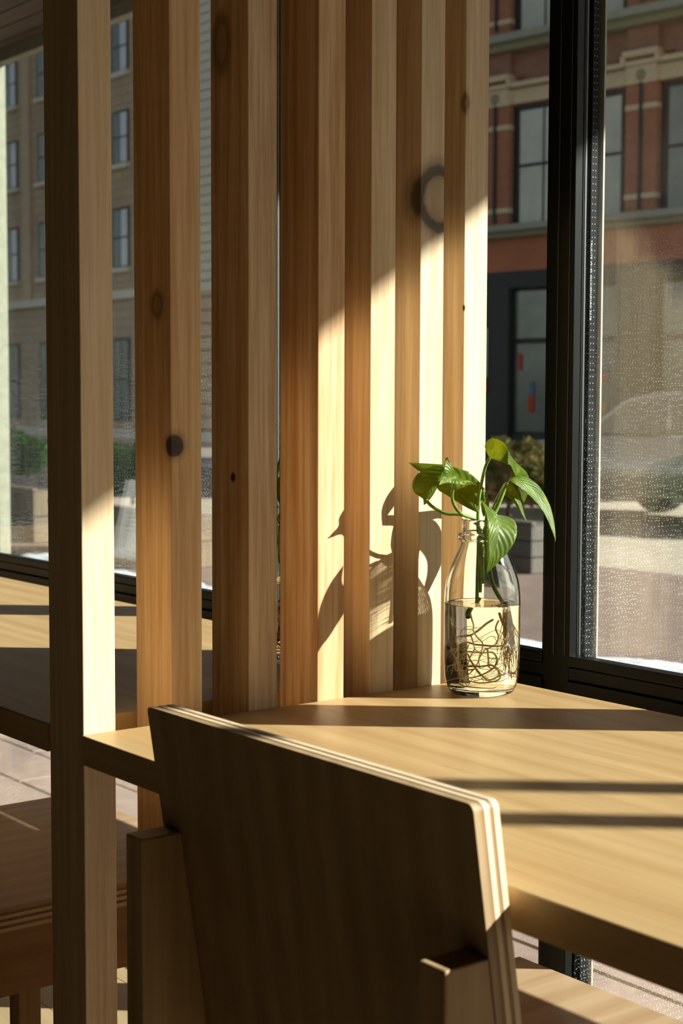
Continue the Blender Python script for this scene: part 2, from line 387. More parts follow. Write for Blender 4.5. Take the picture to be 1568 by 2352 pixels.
# fine seams on the face of the mullion beside the bottle: three separate flush profiles
for x in (-1.6165, -1.6405 + .0465):
    part('seam_bead', bx(x - .0006, x + .0006, YI - .0012, YI + .002, ZT1, CEIL), MAT['gasket'], win)
def transom(x0, x1):
    bm = bmesh.new()
    box(bm, x0, x1, YI - .004, YI + .03, ZT0, T - .008, .0015)
    box(bm, x0, x1, YI + .000, YI + .03, T - .006, T + .012, .0012)
    box(bm, x0, x1, YI - .002, YI + .022, T + .0135, ZT1, .002)
    box(bm, x0, x1, YI + .022, YI + .034, T, T + .020)
    box(bm, x0, x1, YI + .034, YI + .050, ZT0, T + .014)
    part('transom', bm, MAT['black'], win)
bays = [(a[1], b[0]) for a, b in zip(mull, mull[1:])]
bays[2 - 0] = bays[2]
for (a, b) in bays:
    transom(a, b)
    part('glazing_gasket', bx(a, b, YI + .0225, YI + .0335, T + .0205, T + .0245), MAT['gasket'], win)
    part('bottom_rail', bx(a, b, YI, YI + .12, -.1, .06), MAT['black'], win)
    part('head_rail', bx(a, b, YI, YI + .12, CEIL - .08, CEIL), MAT['black'], win)
    for z0, z1 in ((T + .016, CEIL - .08), (.05, ZT0 + .005)):
        part('pane', bx(a - .010, b + .012, YI + .023, YI + .029, z0, z1), MAT['glass'], win)
        part('pane', bx(a - .010, b + .012, YI + .043, YI + .049, z0, z1), MAT['glass_clean'], win)
# the edge build-up beside the bottle: gasket, perforated spacer and pale tape
XR = -1.596
mat_sp, nt, out = nodes('perforated_spacer')
tc = nt.nodes.new('ShaderNodeTexCoord'); sx = nt.nodes.new('ShaderNodeSeparateXYZ'); nt.links.new(tc.outputs['Object'], sx.inputs[0])
fz = math_(nt, 'ABSOLUTE', math_(nt, 'SUBTRACT', math_(nt, 'FRACT', math_(nt, 'MULTIPLY', sx.outputs[2], 105)), .5))
def dotrow(y0):
    fy = math_(nt, 'ABSOLUTE', math_(nt, 'SUBTRACT', sx.outputs[1], y0))
    return math_(nt, 'MULTIPLY', math_(nt, 'LESS_THAN', fz, .065), math_(nt, 'LESS_THAN', fy, .0007))
dots = math_(nt, 'ADD', dotrow(.0330), dotrow(.0385), clamp=True)
c = mixc(nt, dots, (.004, .005, .0045), (.40, .42, .38))
p = nt.nodes.new('ShaderNodeBsdfPrincipled'); nt.links.new(c, p.inputs['Base Color']); p.inputs['Roughness'].default_value = .6; p.inputs['Specular IOR Level'].default_value = .08
nt.links.new(p.outputs[0], out.inputs[0])
for (a, b) in bays:
    z0, z1 = T + .016, CEIL - .08
    part('spacer', bx(a - .008, a + .0035, YI + .0295, YI + .0425, z0, z1), mat_sp, win)
    part('jamb_gasket', bx(a - .009, a + .0005, YI + .0165, YI + .0222, z0, z1, .0012), MAT['gasket'], win)
    part('jamb_gasket', bx(a - .009, a + .0015, YI + .0190, YI + .0226, z0, z1), MAT['gasket'], win)
    part('glazing_tape', bx(a - .006, a + .0075, YI + .0495, YI + .053, z0, z1), MAT['tape'], win)
    part('spacer', bx(a - .008, a + .0035, YI + .0295, YI + .0425, .05, ZT0), mat_sp, win)
    part('glazing_tape', bx(a - .006, a + .0075, YI + .0495, YI + .053, .05, ZT0), MAT['tape'], win)
# tiny stamped lettering on the spacer
cu = bpy.data.curves.new('spacer_lettering', 'FONT'); cu.body = 'TRULITE W-43 IGCC\u00ae/IGMA\u00ae 2018'; cu.size = .0052; cu.extrude = .0001
tmp = bpy.data.objects.new('tmp', cu); col.objects.link(tmp)
dg = bpy.context.evaluated_depsgraph_get(); me = bpy.data.meshes.new_from_object(tmp.evaluated_get(dg)); bpy.data.objects.remove(tmp)
xs = [v.co.x for v in me.vertices]; L = max(xs) - min(xs)
sc_ = .115 / L
for v in me.vertices:
    x_, y_, z_ = v.co
    v.co = Vector((-1.5824 + z_, YI + .0300 + y_ * .9 - YI, T + .632 - x_ * sc_))
me.name = 'spacer_lettering'
link('spacer_lettering', me, plain('grey_lettering', (.45, .46, .42), .6), win)

# ================================================================ SLAT SCREEN
scr = thing('slat_screen', 'screen of seven upright pine slats between the two window tables', 'screen', (XS, .889, 0))
posts = [(.8917, .9357), (1.0153, 1.0603), (1.1309, 1.1757), (1.2415, 1.2860), (1.3296, 1.3729), (1.4168, 1.4600), (1.4984, 1.5428)]
def knots_for(k):
    return {0: [], 1: [(.002, .131, T + .3435, .016, .017, .017, 'solid'), (-.030, .126, T + .517, .017, .008, .022, 'ring')],
            2: [(-.060, .242, T + .856, .026, .010, .050, 'ring'), (-.035, .242, T + .300, .006, .006, .007, 'solid')], 3: [], 4: [],
            5: [(0.0, .563, T + .678, .037, .037, .041, 'big')], 6: [(.001, .605, T + .815, .014, .014, .020, 'ring'), (.0, .6095, T + .53, .003, .003, .005, 'solid')]}[k]
slat_cols = [((.80, .63, .43), (.60, .40, .21)), ((.78, .55, .31), (.54, .30, .12)), ((.76, .57, .36), (.44, .26, .12)), ((.78, .54, .31), (.48, .24, .085)),
             ((.80, .63, .42), (.58, .38, .19)), ((.79, .63, .43), (.58, .40, .21)), ((.80, .64, .44), (.60, .41, .21))]
for k, (y0, y1) in enumerate(posts):
    m = wood('pine_slat_wood', *slat_cols[k], 'z', rings=.22, streak=1.5, knots=knots_for(k), rnd=3.0)
    part('slat', bx(XS - .086, XS, y0, y1, 0.0, CEIL - .002, .0012, 2), m, scr)

# ================================================================ WINDOW TABLES
tb = thing('window_table', 'pale wooden window table holding the glass bottle in front of the black window frame', 'table', (-.5, 1.2, 0))
part('table_top', bx(XS + .0008, .75, YF, YT, T - .036, T, .0018, 2), MAT['table'], tb)
for x in (-.35, .62): part('leg', bx(x, x + .06, 1.30, 1.36, 0, T - .036, .002), MAT['leg'], tb)
tb2 = thing('window_table', 'pale wooden window table seen behind the slat screen, running to the edge of the picture', 'table', (-3, 1.2, 0))
part('table_top', bx(-4.55, XS - .0868, YF, YT, T - .036, T, .0018, 2), MAT['table'], tb2)
for x in (-4.4, -3.1): part('leg', bx(x, x + .06, 1.30, 1.36, 0, T - .036, .002), MAT['leg'], tb2)

# ================================================================ CHAIRS
def shear_box(x0, x1, ta, tb_, z0, z1, slope=.15, zr=T + .10, y0=.782, bev=0):
    """slab leaning back: offsets ta..tb_ behind the front face line y = y0 + (zr - z) * slope"""
    bm = bmesh.new(); box(bm, x0, x1, ta, tb_, z0, z1, bev)
    for v in bm.verts: v.co.y += y0 + (zr - v.co.z) * slope
    return bm
def make_chair(name, label, dx):
    X0, X1 = -1.406 + dx, -.9034 + dx
    t = thing(name, label, 'chair', (-1.155 + dx, 1.0, 0), group='plywood chairs pushed in at the window tables')
    # curved-corner back built of five veneers
    th = [.0063, .0047, .0055, .0047, .0063]; off = 0.0; top = None
    for i, w in enumerate(th):
        ins = 0.0 if i % 2 == 0 else .0004
        bm = bmesh.new()
        # outline with softly rounded top corners
        R = .007; pts = []
        for cx, cz, a0 in ((X1 - R - ins, T + .08 - R - ins, 0), (X0 + R + ins, T + .08 - R - ins, 90)):
            for a in range(0, 91, 15): pts.append((cx + R * math.cos(math.radians(a0 + a)), cz + R * math.sin(math.radians(a0 + a))))
        pts += [(X0 + ins, T - .29), (X1 - ins, T - .21)]
        A = [bm.verts.new((x, off, z)) for x, z in pts]; B = [bm.verts.new((x, off + w, z)) for x, z in pts]
        n = len(pts)
        bm.faces.new(A); bm.faces.new(B[::-1])
        for j in range(n): bm.faces.new((A[j], B[j], B[(j + 1) % n], A[(j + 1) % n]))
        for v in bm.verts: v.co.y += .834 + (T + .08 - v.co.z) * .152
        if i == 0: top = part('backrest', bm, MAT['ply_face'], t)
        else: part('ply', bm, MAT['ply_light'] if i % 2 == 0 else MAT['ply_dark'], top)
        off += w
    for xa in (X0 + .001, X1 - .034):
        # rear upright: its front follows the leaning back
        bm = bmesh.new(); box(bm, xa, xa + .033, .807, .8535, 0, T - .050, .002)
        bmesh.ops.bisect_plane(bm, geom=bm.verts[:] + bm.edges[:] + bm.faces[:], plane_co=(0, 0, T - .292), plane_no=(0, 0, 1))
        for v in bm.verts:
            if v.co.y > .83: v.co.y = .8336 + max(0, (T + .08 - max(v.co.z, T - .292))) * .152
        part('leg', bm, MAT['leg'], t)
    sx0, sx1 = X0 + .016, X0 + .016 + .510
    zs = T - .300; z = zs; seat = None
    for i, w in enumerate([.0056, .0042, .005, .0042, .005, .0042, .0056]):
        ins = 0.0 if i % 2 == 0 else .0005
        bm = bx(sx0 + ins, sx1 - ins, .924, 1.365 - ins + (-.050 if dx < -.5 else 0), z - w, z, 0)
        mt = MAT['seat_face'] if i == 0 else (MAT['ply_light'] if i % 2 == 0 else MAT['ply_dark'])
        if i == 0: seat = part('seat', bm, mt, t)
        else: part('ply', bm, mt, seat)
        z -= w
    ye = 1.365 + (-.050 if dx < -.5 else 0)
    for xa in (sx0 + .002, sx1 - .020):
        part('side_panel', bx(xa, xa + .018, .882, ye - .006, z - .092, z - .0003, .001), MAT['apron'], t)
    for xa in (sx0 + .024, sx1 - .054):
        part('leg', bx(xa, xa + .030, ye - .05, ye - .017, 0, z - .0003, .0015), MAT['leg'], t)
    part('leg', bx(sx1 - .052, sx1 - .0205, .962, .996, 0, z - .0003, .0015), MAT['leg'], t)
    part('leg', bx(sx0 + .0205, sx0 + .052, .962, .996, 0, z - .0003, .0015), MAT['leg'], t)
    return t
c1 = make_chair('plywood_chair', 'plywood chair with a broad leaning back pushed up to the table with the bottle', 0.0)
c2 = make_chair('plywood_chair', 'plywood chair whose sunlit seat shows to the left of the slat screen', -1.075)

# ================================================================ BOTTLES AND PLANTS
BASE = (-1.5671, 1.4606, T)
outer = [(0, .0035), (.012, .0030), (.030, .0008), (.036, 0), (.0405, .0006), (.0445, .0040), (.0480, .0115), (.0503, .022), (.0512, .034), (.0519, .048), (.0520, .060), (.0521, .090), (.0521, .120),
         (.0519, .131), (.0512, .142), (.0488, .157), (.0435, .173), (.0378, .187), (.0335, .198), (.0313, .206), (.0306, .2085), (.0310, .2105), (.0336, .2122), (.0343, .2150), (.0336, .2180), (.0300, .2202), (.0282, .222), (.0276, .228), (.0280, .233), (.0290, .2365), (.0288, .2390)]
inner = [(.0262, .2392), (.0250, .2375), (.0244, .232), (.0244, .222), (.0252, .214), (.0268, .206), (.0300, .197), (.0345, .186), (.0405, .172), (.0458, .156), (.0482, .142), (.0490, .130), (.0493, .118), (.0493, .090), (.0492, .058), (.0486, .040), (.0474, .026), (.0448, .0165), (.0400, .0105), (.0300, .0085), (.012, .0100), (0, .0105)]
def dense(pr, k=4):
    pts = spline([(r, 0, z) for r, z in pr], (len(pr) - 1) * k + 1); return [(max(p.x, 0) if i not in (0, len(pts) - 1) else p.x, p.z) for i, p in enumerate(pts)]
ZW = .1235
def make_bottle(name, label, base, group):
    prof = dense(outer, 3) + dense(inner, 3)
    prof[0] = (0, prof[0][1]); prof[-1] = (0, prof[-1][1])
    bm = lathe(prof, 128); me = bpy.data.meshes.new(name); bmesh.ops.recalc_face_normals(bm, faces=bm.faces); bm.to_mesh(me); bm.free()
    for p in me.polygons: p.use_smooth = True
    o = link(name, me, MAT['bottle'], None, base); tag(o, label, 'bottle', group)
    wi = dense(inner, 3)[::-1]; wp = [(0, wi[0][1] - .0003)] + [(r + .0003, z - .0002) for r, z in wi[1:] if z < ZW - .001]
    rw = .0493
    wp += [(rw + .0003, ZW - .0006), (rw + .0002, ZW + .0012), (rw - .0012, ZW + .0002), (rw - .004, ZW - .0004), (rw - .010, ZW - .0006), (0, ZW - .0006)]
    bm = lathe(wp, 128); me = bpy.data.meshes.new('water'); bmesh.ops.recalc_face_normals(bm, faces=bm.faces); bm.to_mesh(me); bm.free()
    for p in me.polygons: p.use_smooth = True
    w = link('water', me, MAT['water'], o)
    if CAUSTICS:
        for q in (o, w): q.cycles.is_caustics_caster = True
    return o
def leaf_mesh(rows, nu=15, nv=26):
    m = max(len(r) for r in rows)
    R = [spline([tuple(c / 1000 for c in p) for p in r], nu) for r in rows]
    cols = [spline([r[i] for r in R], nv) for i in range(nu)]
    bm = bmesh.new(); uvl = bm.loops.layers.uv.new('uv')
    V = [[bm.verts.new(cols[i][j]) for i in range(nu)] for j in range(nv)]
    for j in range(nv - 1):
        for i in range(nu - 1):
            f = bm.faces.new((V[j][i], V[j][i + 1], V[j + 1][i + 1], V[j + 1][i])); f.smooth = True
            for lp, (a, b) in zip(f.loops, ((i, j), (i + 1, j), (i + 1, j + 1), (i, j + 1))): lp[uvl].uv = (a / (nu - 1), b / (nv - 1))
    me = bpy.data.meshes.new('leaf'); bm.to_mesh(me); bm.free(); return me
LEAVES = {
 'a': [[(-49.7,-27.9,311.2),(-46.0,-30.3,306.0),(-49.8,-30.0,293.8)],[(-56.7,-36.9,311.7),(-46.8,-35.9,294.1),(-53.7,-32.9,284.7)],[(-66.3,-48.3,305.6),(-48.1,-41.8,285.9),(-55.6,-36.0,278.7)],[(-72.8,-57.6,297.8),(-50.6,-47.4,279.9),(-57.4,-39.1,272.2)],[(-75.5,-62.3,286.5),(-53.6,-51.9,275.2),(-59.6,-42.6,266.2)],[(-73.7,-61.4,275.1),(-56.7,-54.7,270.9),(-61.2,-46.8,261.4)],[(-68.2,-56.6,269.2),(-60.2,-54.8,267.2),(-61.7,-49.5,258.5)],[(-62.8,-53.4,265.2),(-62.0,-54.1,264.0),(-61.9,-53.2,256.8)]],
 'b': [[(-12.6,2.8,247.8),(-12.9,2.3,247.2),(-13.3,1.8,247.2)],[(-17.2,13.3,262.7),(-20.0,-1.0,255.3),(-26.1,-2.7,252.0)],[(-23.1,17.8,283.3),(-29.8,-5.9,265.2),(-37.1,-8.1,258.2)],[(-30.0,13.4,293.4),(-39.2,-12.1,274.5),(-46.8,-14.8,265.2)],[(-38.2,7.0,300.5),(-46.7,-19.1,282.8),(-55.3,-21.7,271.7)],[(-47.8,-4.7,307.1),(-54.0,-24.6,288.7),(-60.8,-28.2,277.0)],[(-57.3,-16.4,311.2),(-61.2,-31.2,298.2),(-63.5,-30.6,286.0)],[(-65.8,-27.3,312.4),(-69.4,-37.7,305.3),(-69.7,-37.3,296.8)],[(-77.7,-42.5,313.5),(-78.9,-47.8,308.8),(-78.9,-46.9,302.1)],[(-89.6,-57.7,314.7),(-89.6,-57.7,314.7),(-89.6,-57.7,314.4)]],
 'c': [[(5.4,-69.9,325.0),(9.4,-64.0,310.5),(5.0,-54.5,297.9),(14.0,-39.8,293.2),(11.6,-21.7,286.7)],[(3.9,-72.4,323.3),(9.1,-68.4,308.9),(5.6,-59.7,296.9),(14.5,-48.1,291.7),(10.8,-29.7,286.6)],[(8.0,-79.0,312.0),(9.2,-74.6,304.4),(7.6,-67.7,296.1),(11.8,-60.5,292.0),(14.8,-51.4,288.6)],[(7.9,-80.3,301.1),(8.6,-77.8,297.5),(8.9,-75.0,294.6),(9.6,-69.4,291.5),(12.7,-65.9,289.6)],[(10.6,-85.8,295.0),(11.4,-84.9,293.8),(11.9,-83.8,292.7),(11.2,-80.1,291.4),(9.7,-75.0,291.1)],[(13.2,-92.6,289.5),(13.2,-92.6,289.2),(13.5,-92.1,288.9),(13.5,-92.1,288.9),(13.8,-91.6,288.9)]],
 'd': [[(-2.7,11.2,325.0),(0.4,11.6,322.1),(1.2,11.7,321.5)],[(-9.1,10.5,339.7),(7.8,12.7,324.1),(10.2,12.9,320.0)],[(3.3,13.4,349.5),(15.9,14.0,323.7),(19.2,14.2,317.3)],[(23.6,16.2,342.2),(25.5,15.5,322.2),(27.4,17.0,314.6)],[(28.4,22.3,326.9),(28.7,21.3,318.1),(29.2,21.7,313.3)],[(5.6,59.5,312.3),(16.6,41.3,312.5),(25.2,28.1,310.1)],[(-6.9,85.2,303.3),(3.4,64.3,302.4),(17.2,40.9,301.8)],[(-9.6,96.6,290.7),(-12.7,87.8,288.4),(-15.8,79.0,286.1)],[(-8.9,95.4,275.5),(-11.3,88.4,272.5),(-13.2,82.7,270.2)],[(-9.9,90.5,263.3),(-10.9,87.3,262.2),(-11.9,84.8,262.2)],[(-10.9,85.7,253.7),(-10.9,85.7,253.7),(-11.0,85.4,253.7)]],
 'e': [[(3.1,42.3,288.0),(3.8,41.6,287.4),(3.9,43.2,286.8)],[(-2.0,52.9,294.7),(6.2,48.4,292.1),(11.1,45.4,287.0)],[(-1.3,67.2,297.3),(7.8,58.5,290.1),(13.9,52.7,282.7)],[(0.6,83.9,293.3),(9.7,70.1,285.0),(17.2,62.0,275.4)],[(5.0,99.3,282.7),(11.5,84.5,275.6),(17.5,76.2,265.3)],[(9.0,110.2,267.3),(14.7,96.8,261.9),(19.5,88.8,253.4)],[(15.8,114.8,249.7),(20.9,102.8,245.0),(24.7,95.7,240.1)],[(25.6,111.1,231.5),(29.0,102.7,228.5),(31.1,98.0,227.0)],[(33.7,105.7,216.5),(35.8,101.1,216.3),(36.1,99.0,216.4)],[(40.7,99.3,205.8),(41.4,98.5,205.9),(40.5,99.0,205.8)]],
 'g': [[(-3.1,45.8,287.6),(-3.7,44.7,285.2),(-4.8,43.3,284.6)],[(-0.8,51.9,286.3),(-0.9,44.6,280.5),(-6.3,40.7,279.8)],[(2.3,58.2,279.0),(2.1,47.6,273.3),(-4.8,41.8,272.0)],[(5.3,61.2,270.6),(6.2,52.0,266.1),(1.1,48.7,266.0)],[(9.4,63.3,257.4),(9.8,57.1,256.5),(6.8,54.9,256.4)],[(13.0,64.9,245.5),(13.1,61.6,244.4),(11.6,59.7,244.4)],[(17.4,65.9,233.1),(17.4,65.9,233.1),(17.2,65.6,233.1)]],
 'h': [[(37.1,-38.7,269.2),(47.1,-30.6,256.1),(49.6,-21.7,247.8)],[(50.1,-44.4,258.0),(52.2,-28.2,248.2),(53.9,-9.8,246.9)],[(59.2,-47.3,244.8),(57.4,-27.4,239.2),(61.0,0.2,240.5)],[(63.7,-49.7,230.3),(62.7,-29.9,229.3),(68.1,-1.7,228.9)],[(65.4,-51.1,215.0),(65.4,-34.6,215.3),(73.7,-10.9,214.6)],[(66.8,-50.7,201.9),(66.7,-41.2,201.3),(73.2,-22.9,200.8)],[(66.1,-51.4,189.2),(66.5,-47.9,187.9),(70.9,-37.2,188.2)],[(64.2,-52.5,173.6),(64.2,-52.5,173.6),(64.5,-52.1,173.6)]],
 'k': [[(-19.0,16.4,281.8),(-19.0,16.4,281.8),(-18.6,16.9,281.8)],[(-20.2,15.3,271.5),(-16.2,15.6,272.3),(-16.4,20.6,274.5)],[(-19.9,14.3,259.5),(-14.1,15.4,260.4),(-13.5,23.0,262.6)],[(-18.5,14.8,247.6),(-14.1,15.6,249.0),(-13.2,22.1,251.8)],[(-15.1,15.0,240.5),(-15.1,15.0,240.5),(-14.8,15.5,240.5)]],
 'm': [[(-53.6,-10.7,305.8),(-53.5,-10.8,304.0),(-52.7,-9.9,301.6)],[(-52.3,-2.3,306.8),(-51.2,-4.8,301.5),(-50.8,-5.0,295.5)],[(-47.7,5.0,304.4),(-47.1,2.1,300.9),(-47.3,1.5,297.9)],[(-40.8,11.8,301.2),(-40.8,11.8,301.2),(-41.2,11.3,300.9)]],
}
STEMS = {
 'main': (3.2,[(-12.9,2.2,120.3),(-15.6,5.1,160.9),(-15.5,6.1,197.0),(-16.5,5.8,233.0),(-17.5,8.0,262.9),(-16.8,11.1,282.0),(-11.2,10.6,300.2),(-6.1,10.5,312.4),(-0.8,11.9,322.1)]),
 'second': (3.4,[(-1.8,9.2,169.1),(-1.6,8.6,203.9),(-1.9,8.4,233.8),(14.0,-5.0,252.0),(35.8,-19.2,253.8),(51.9,-25.4,247.5)]),
 'right': (4.6,[(-15.7,8.7,136.4),(-15.2,11.0,178.6),(-11.4,13.5,215.0),(-7.3,17.6,233.1),(-3.9,27.3,249.7),(-1.5,33.8,265.2),(0.5,37.6,276.0),(3.1,42.3,287.4)]),
 'back': (3.2,[(-14.9,14.4,148.2),(-18.1,15.9,196.2),(-15.8,19.1,226.4),(-11.4,27.0,246.9),(-9.7,34.3,262.3),(-6.2,40.6,276.8),(-3.7,44.7,285.2)]),
 'left': (3.4,[(-6.9,2.7,155.8),(-10.0,4.2,203.5),(-11.5,2.0,229.9),(-14.6,-7.4,239.7),(-23.7,-21.7,244.9),(-35.1,-34.6,245.6),(-45.3,-43.9,251.4),(-53.4,-48.8,257.1),(-59.8,-51.2,264.1)]),
 'leftup': (3.3,[(-0.7,1.0,156.5),(-4.2,2.0,204.1),(-6.4,-1.1,230.4),(-9.1,-10.0,239.6),(-7.0,-29.6,245.3),(-5.1,-42.5,253.0),(-3.3,-52.1,264.1),(-0.2,-56.6,275.0),(3.8,-56.4,288.6),(4.0,-53.6,296.7)]),
 'low': (4.2,[(-5.7,16.8,179.1),(-2.1,18.6,155.2),(4.1,22.9,137.4),(12.0,29.6,122.0)]),
 'cut': (3.6,[(-13.4,7.6,129.5),(-18.7,0.5,112.6),(-18.7,-0.6,104.2)]),
}
ROOTS = [[(21.3,-3.0,104.5),(11.8,-4.8,98.1),(3.9,-8.1,89.2),(-2.3,-14.8,81.7),(-8.9,-27.5,79.8),(-7.4,-35.0,76.5),(-2.2,-40.5,71.2),(4.8,-42.4,66.8),(10.7,-41.6,63.0),(18.2,-32.5,62.2),(23.7,-19.9,60.7),(25.2,-7.9,60.7),(22.7,-0.1,56.0),(19.7,4.7,48.7),(16.4,4.3,40.0),(13.7,-1.3,33.8),(11.2,-12.3,28.1),(10.2,-24.7,26.1),(9.3,-37.2,25.9),(9.0,-45.8,28.6),(7.3,-50.4,34.3),(6.5,-47.2,43.9),(4.9,-39.6,52.9),(2.9,-30.0,59.9),(0.1,-23.0,59.4)],[(11.6,13.2,112.2),(12.5,16.2,100.1),(16.6,17.8,92.1),(25.5,20.3,86.5),(32.0,16.9,82.1),(35.3,9.3,75.0),(35.2,1.4,70.2),(31.6,-5.0,69.4),(21.4,-13.4,69.9),(9.1,-19.8,70.7),(-0.3,-20.1,72.3),(-8.0,-20.1,70.5),(-13.9,-22.7,63.5),(-15.7,-26.3,54.4),(-12.4,-29.2,46.8),(-5.0,-30.6,41.5),(5.5,-28.6,40.9),(19.3,-20.0,41.9),(29.1,-11.3,44.2),(32.4,-5.4,39.5),(31.4,0.1,32.4),(26.5,4.0,24.9),(18.1,3.8,20.0),(4.6,-6.0,17.3),(-4.8,-15.4,19.7),(-9.3,-24.7,22.8)],[(20.4,29.3,27.8),(19.4,20.6,29.0),(19.2,9.1,27.0),(18.0,-4.2,21.8),(17.0,-13.1,27.2),(13.2,-19.6,36.5),(6.0,-23.8,49.7),(0.4,-21.5,56.0),(-7.2,-19.8,56.7),(-15.3,-20.4,50.2),(-19.5,-20.1,40.4),(-18.6,-19.0,32.0),(-12.2,-15.9,32.6),(-0.6,-10.5,35.5)],[(3.0,-19.6,81.9),(10.3,-22.7,72.1),(15.5,-25.7,65.7),(20.3,-23.8,61.6),(22.7,-18.9,57.8)],[(11.4,-32.5,70.4),(11.7,-38.0,60.9),(9.8,-41.3,42.8),(6.9,-39.5,29.5)],[(15.4,-25.6,65.7),(10.1,-27.6,54.3),(3.9,-27.1,37.8),(-1.3,-23.9,24.8),(-3.6,-19.0,12.9)],[(-16.9,-1.0,117.6),(-19.6,5.3,102.0),(-22.2,10.6,91.9),(-24.1,12.5,83.2),(-20.8,14.9,74.0),(-15.1,14.8,68.2),(-10.1,9.7,60.0),(-6.2,1.8,47.4),(-0.7,-1.3,35.5)],[(-15.2,20.9,60.2),(-16.8,23.5,45.7),(-15.9,23.7,34.6),(-8.6,27.0,31.5),(-2.7,23.4,21.5)],[(-19.6,-28.6,15.3),(-11.3,-22.7,15.0),(-2.3,-21.1,11.5),(8.8,-18.7,7.3),(21.4,-12.5,8.5),(31.6,-4.3,14.6)],[(-2.8,23.3,99.6),(1.7,16.5,89.6),(9.1,14.2,79.6),(11.8,10.0,71.1),(9.2,5.2,65.7),(2.7,1.5,60.6),(-4.1,1.6,50.4),(-11.0,2.7,37.4),(-18.8,1.0,25.3),(-25.5,-3.6,15.5),(-26.1,-6.5,6.4)]]

def make_plant(name, label, base, rz=0.0, sc=1.0, group=None):
    t = thing(name, label, 'plant', base, rz, group); t.scale = (sc, sc, sc)
    for k, rows in LEAVES.items():
        o = link('leaf', leaf_mesh(rows), MAT['leaf'], t)
        md = o.modifiers.new('thickness', 'SOLIDIFY'); md.thickness = .0005; md.offset = 0
    for k, (w, pts) in STEMS.items():
        bm = bmesh.new(); n = len(pts) * 6
        P_ = spline([tuple(c / 1000 for c in p) for p in pts], n)
        tube(bm, P_, w / 1000 * .80, w / 1000 * .66, 10)
        o = done(bm, 'stem', MAT['stem'], t, True)
        if k in ('low', 'cut', 'main'):
            e = P_[-1] if k != 'main' else P_[0]
            bm = bmesh.new(); bmesh.ops.create_icosphere(bm, subdivisions=2, radius=w / 1000 * .70, matrix=Matrix.Translation(e))
            done(bm, 'stem_tip', MAT['node'], t, True)
    rg = random.Random(5)
    for i, R in enumerate(ROOTS):
        bm = bmesh.new(); P_ = []
        for p in spline([tuple(c / 1000 for c in p) for p in R], len(R) * 6):
            rad = math.hypot(p.x, p.y); lim = .0470 if p.z > .03 else .040
            if rad > lim: p.x *= lim / rad; p.y *= lim / rad
            p.z = max(p.z, .0125); P_.append(p)
        tube(bm, P_, .0015 if i < 3 else .0009, .0009 if i < 3 else .0005, 8)
        o = done(bm, 'root', MAT['root'] if i < 3 else MAT['root_fine'], t, True)
    # hair-fine strands hanging from the submerged stem: too many to count
    bm = bmesh.new(); rv, fv = Vector((.613, .790, 0)), Vector((-.788, .6115, 0))
    for i in range(46):
        a = .016 + rg.random() * .022; d = (rg.random() - .5) * .03
        p0 = rv * (.021 + rg.random() * .008) + fv * (d * .3) + Vector((0, 0, ZW - .004 - rg.random() * .01))
        z1 = .018 + rg.random() * .05
        p3 = rv * a + fv * d; p3.z = z1
        pm = (p0 + p3) / 2 + rv * (rg.random() - .3) * .010 + fv * (rg.random() - .5) * .012
        pq = p0 * .3 + p3 * .7 + rv * (rg.random() - .5) * .008
        L_ = spline([p0, pm, pq, p3], 22)
        for p in L_:
            rad = math.hypot(p.x, p.y)
            if rad > .046: p.x *= .046 / rad; p.y *= .046 / rad
        tube(bm, L_, .00042, .0003, 5, False)
    for i in range(26):
        a0 = rg.random() * 6.28; z0 = .02 + rg.random() * .07; r_ = .012 + rg.random() * .028
        L_ = spline([Vector((math.cos(a0 + q * .7) * r_, math.sin(a0 + q * .7) * r_, max(.013, z0 + rg.uniform(-.012, .012)))) for q in range(5)], 24)
        tube(bm, L_, .0004, .0003, 5, False)
    o = done(bm, 'fine_roots', MAT['root_fine'], t, True); o['kind'] = 'stuff'
    return t
make_bottle('glass_bottle', 'clear round-shouldered glass bottle of water standing in the table corner by the slats', BASE, 'water bottles with rooted cuttings')
make_plant('pothos_cutting', 'pothos cutting with heart-shaped leaves in the bottle beside the window mullion', (BASE[0], BASE[1], BASE[2]), group='pothos cuttings in bottles')
B2 = (-1.955, 1.395, T)
make_bottle('glass_bottle', 'glass bottle on the far table, mostly hidden behind the third and fourth slats', B2, 'water bottles with rooted cuttings')
make_plant('pothos_cutting', 'pothos cutting glimpsed through the gaps either side of the third slat', B2, 0.12, group='pothos cuttings in bottles')

# ---------------------------------------------------------------- menu stand on the far table (seen mirrored in the glass)
ms = thing('menu_stand', 'clear upright menu holder with a white printed card on the far table', 'sign', (-3.46, 1.36, T))
def tilt(bm, pv, ang, axis):
    bmesh.ops.rotate(bm, verts=bm.verts, cent=Vector(pv), matrix=Matrix.Rotation(ang, 3, axis)); return bm
MAT['card'] = plain('white_card', (.85, .85, .83), .5, var=.02)
MAT['print'] = plain('grey_print', (.45, .45, .43), .6)
pv = (-3.46, 1.36, T)
part('base', bx(-3.53, -3.33, 1.335, 1.385, T, T + .018, .003), MAT['card'], ms)
cd = part('card', tilt(bx(-3.525, -3.335, 1.360, 1.362, T + .018, T + .200), pv, math.radians(13), 'X'), MAT['card'], ms)
rg = random.Random(3)
for i in range(9):
    z = T + .165 - i * .011 - (.008 if i > 3 else 0)
    w = rg.uniform(.045, .07)
    part('print_line', tilt(bx(-3.43 - w, -3.43 + w, 1.3618, 1.3624, z, z + .0030), pv, math.radians(13), 'X'), MAT['print'], cd)

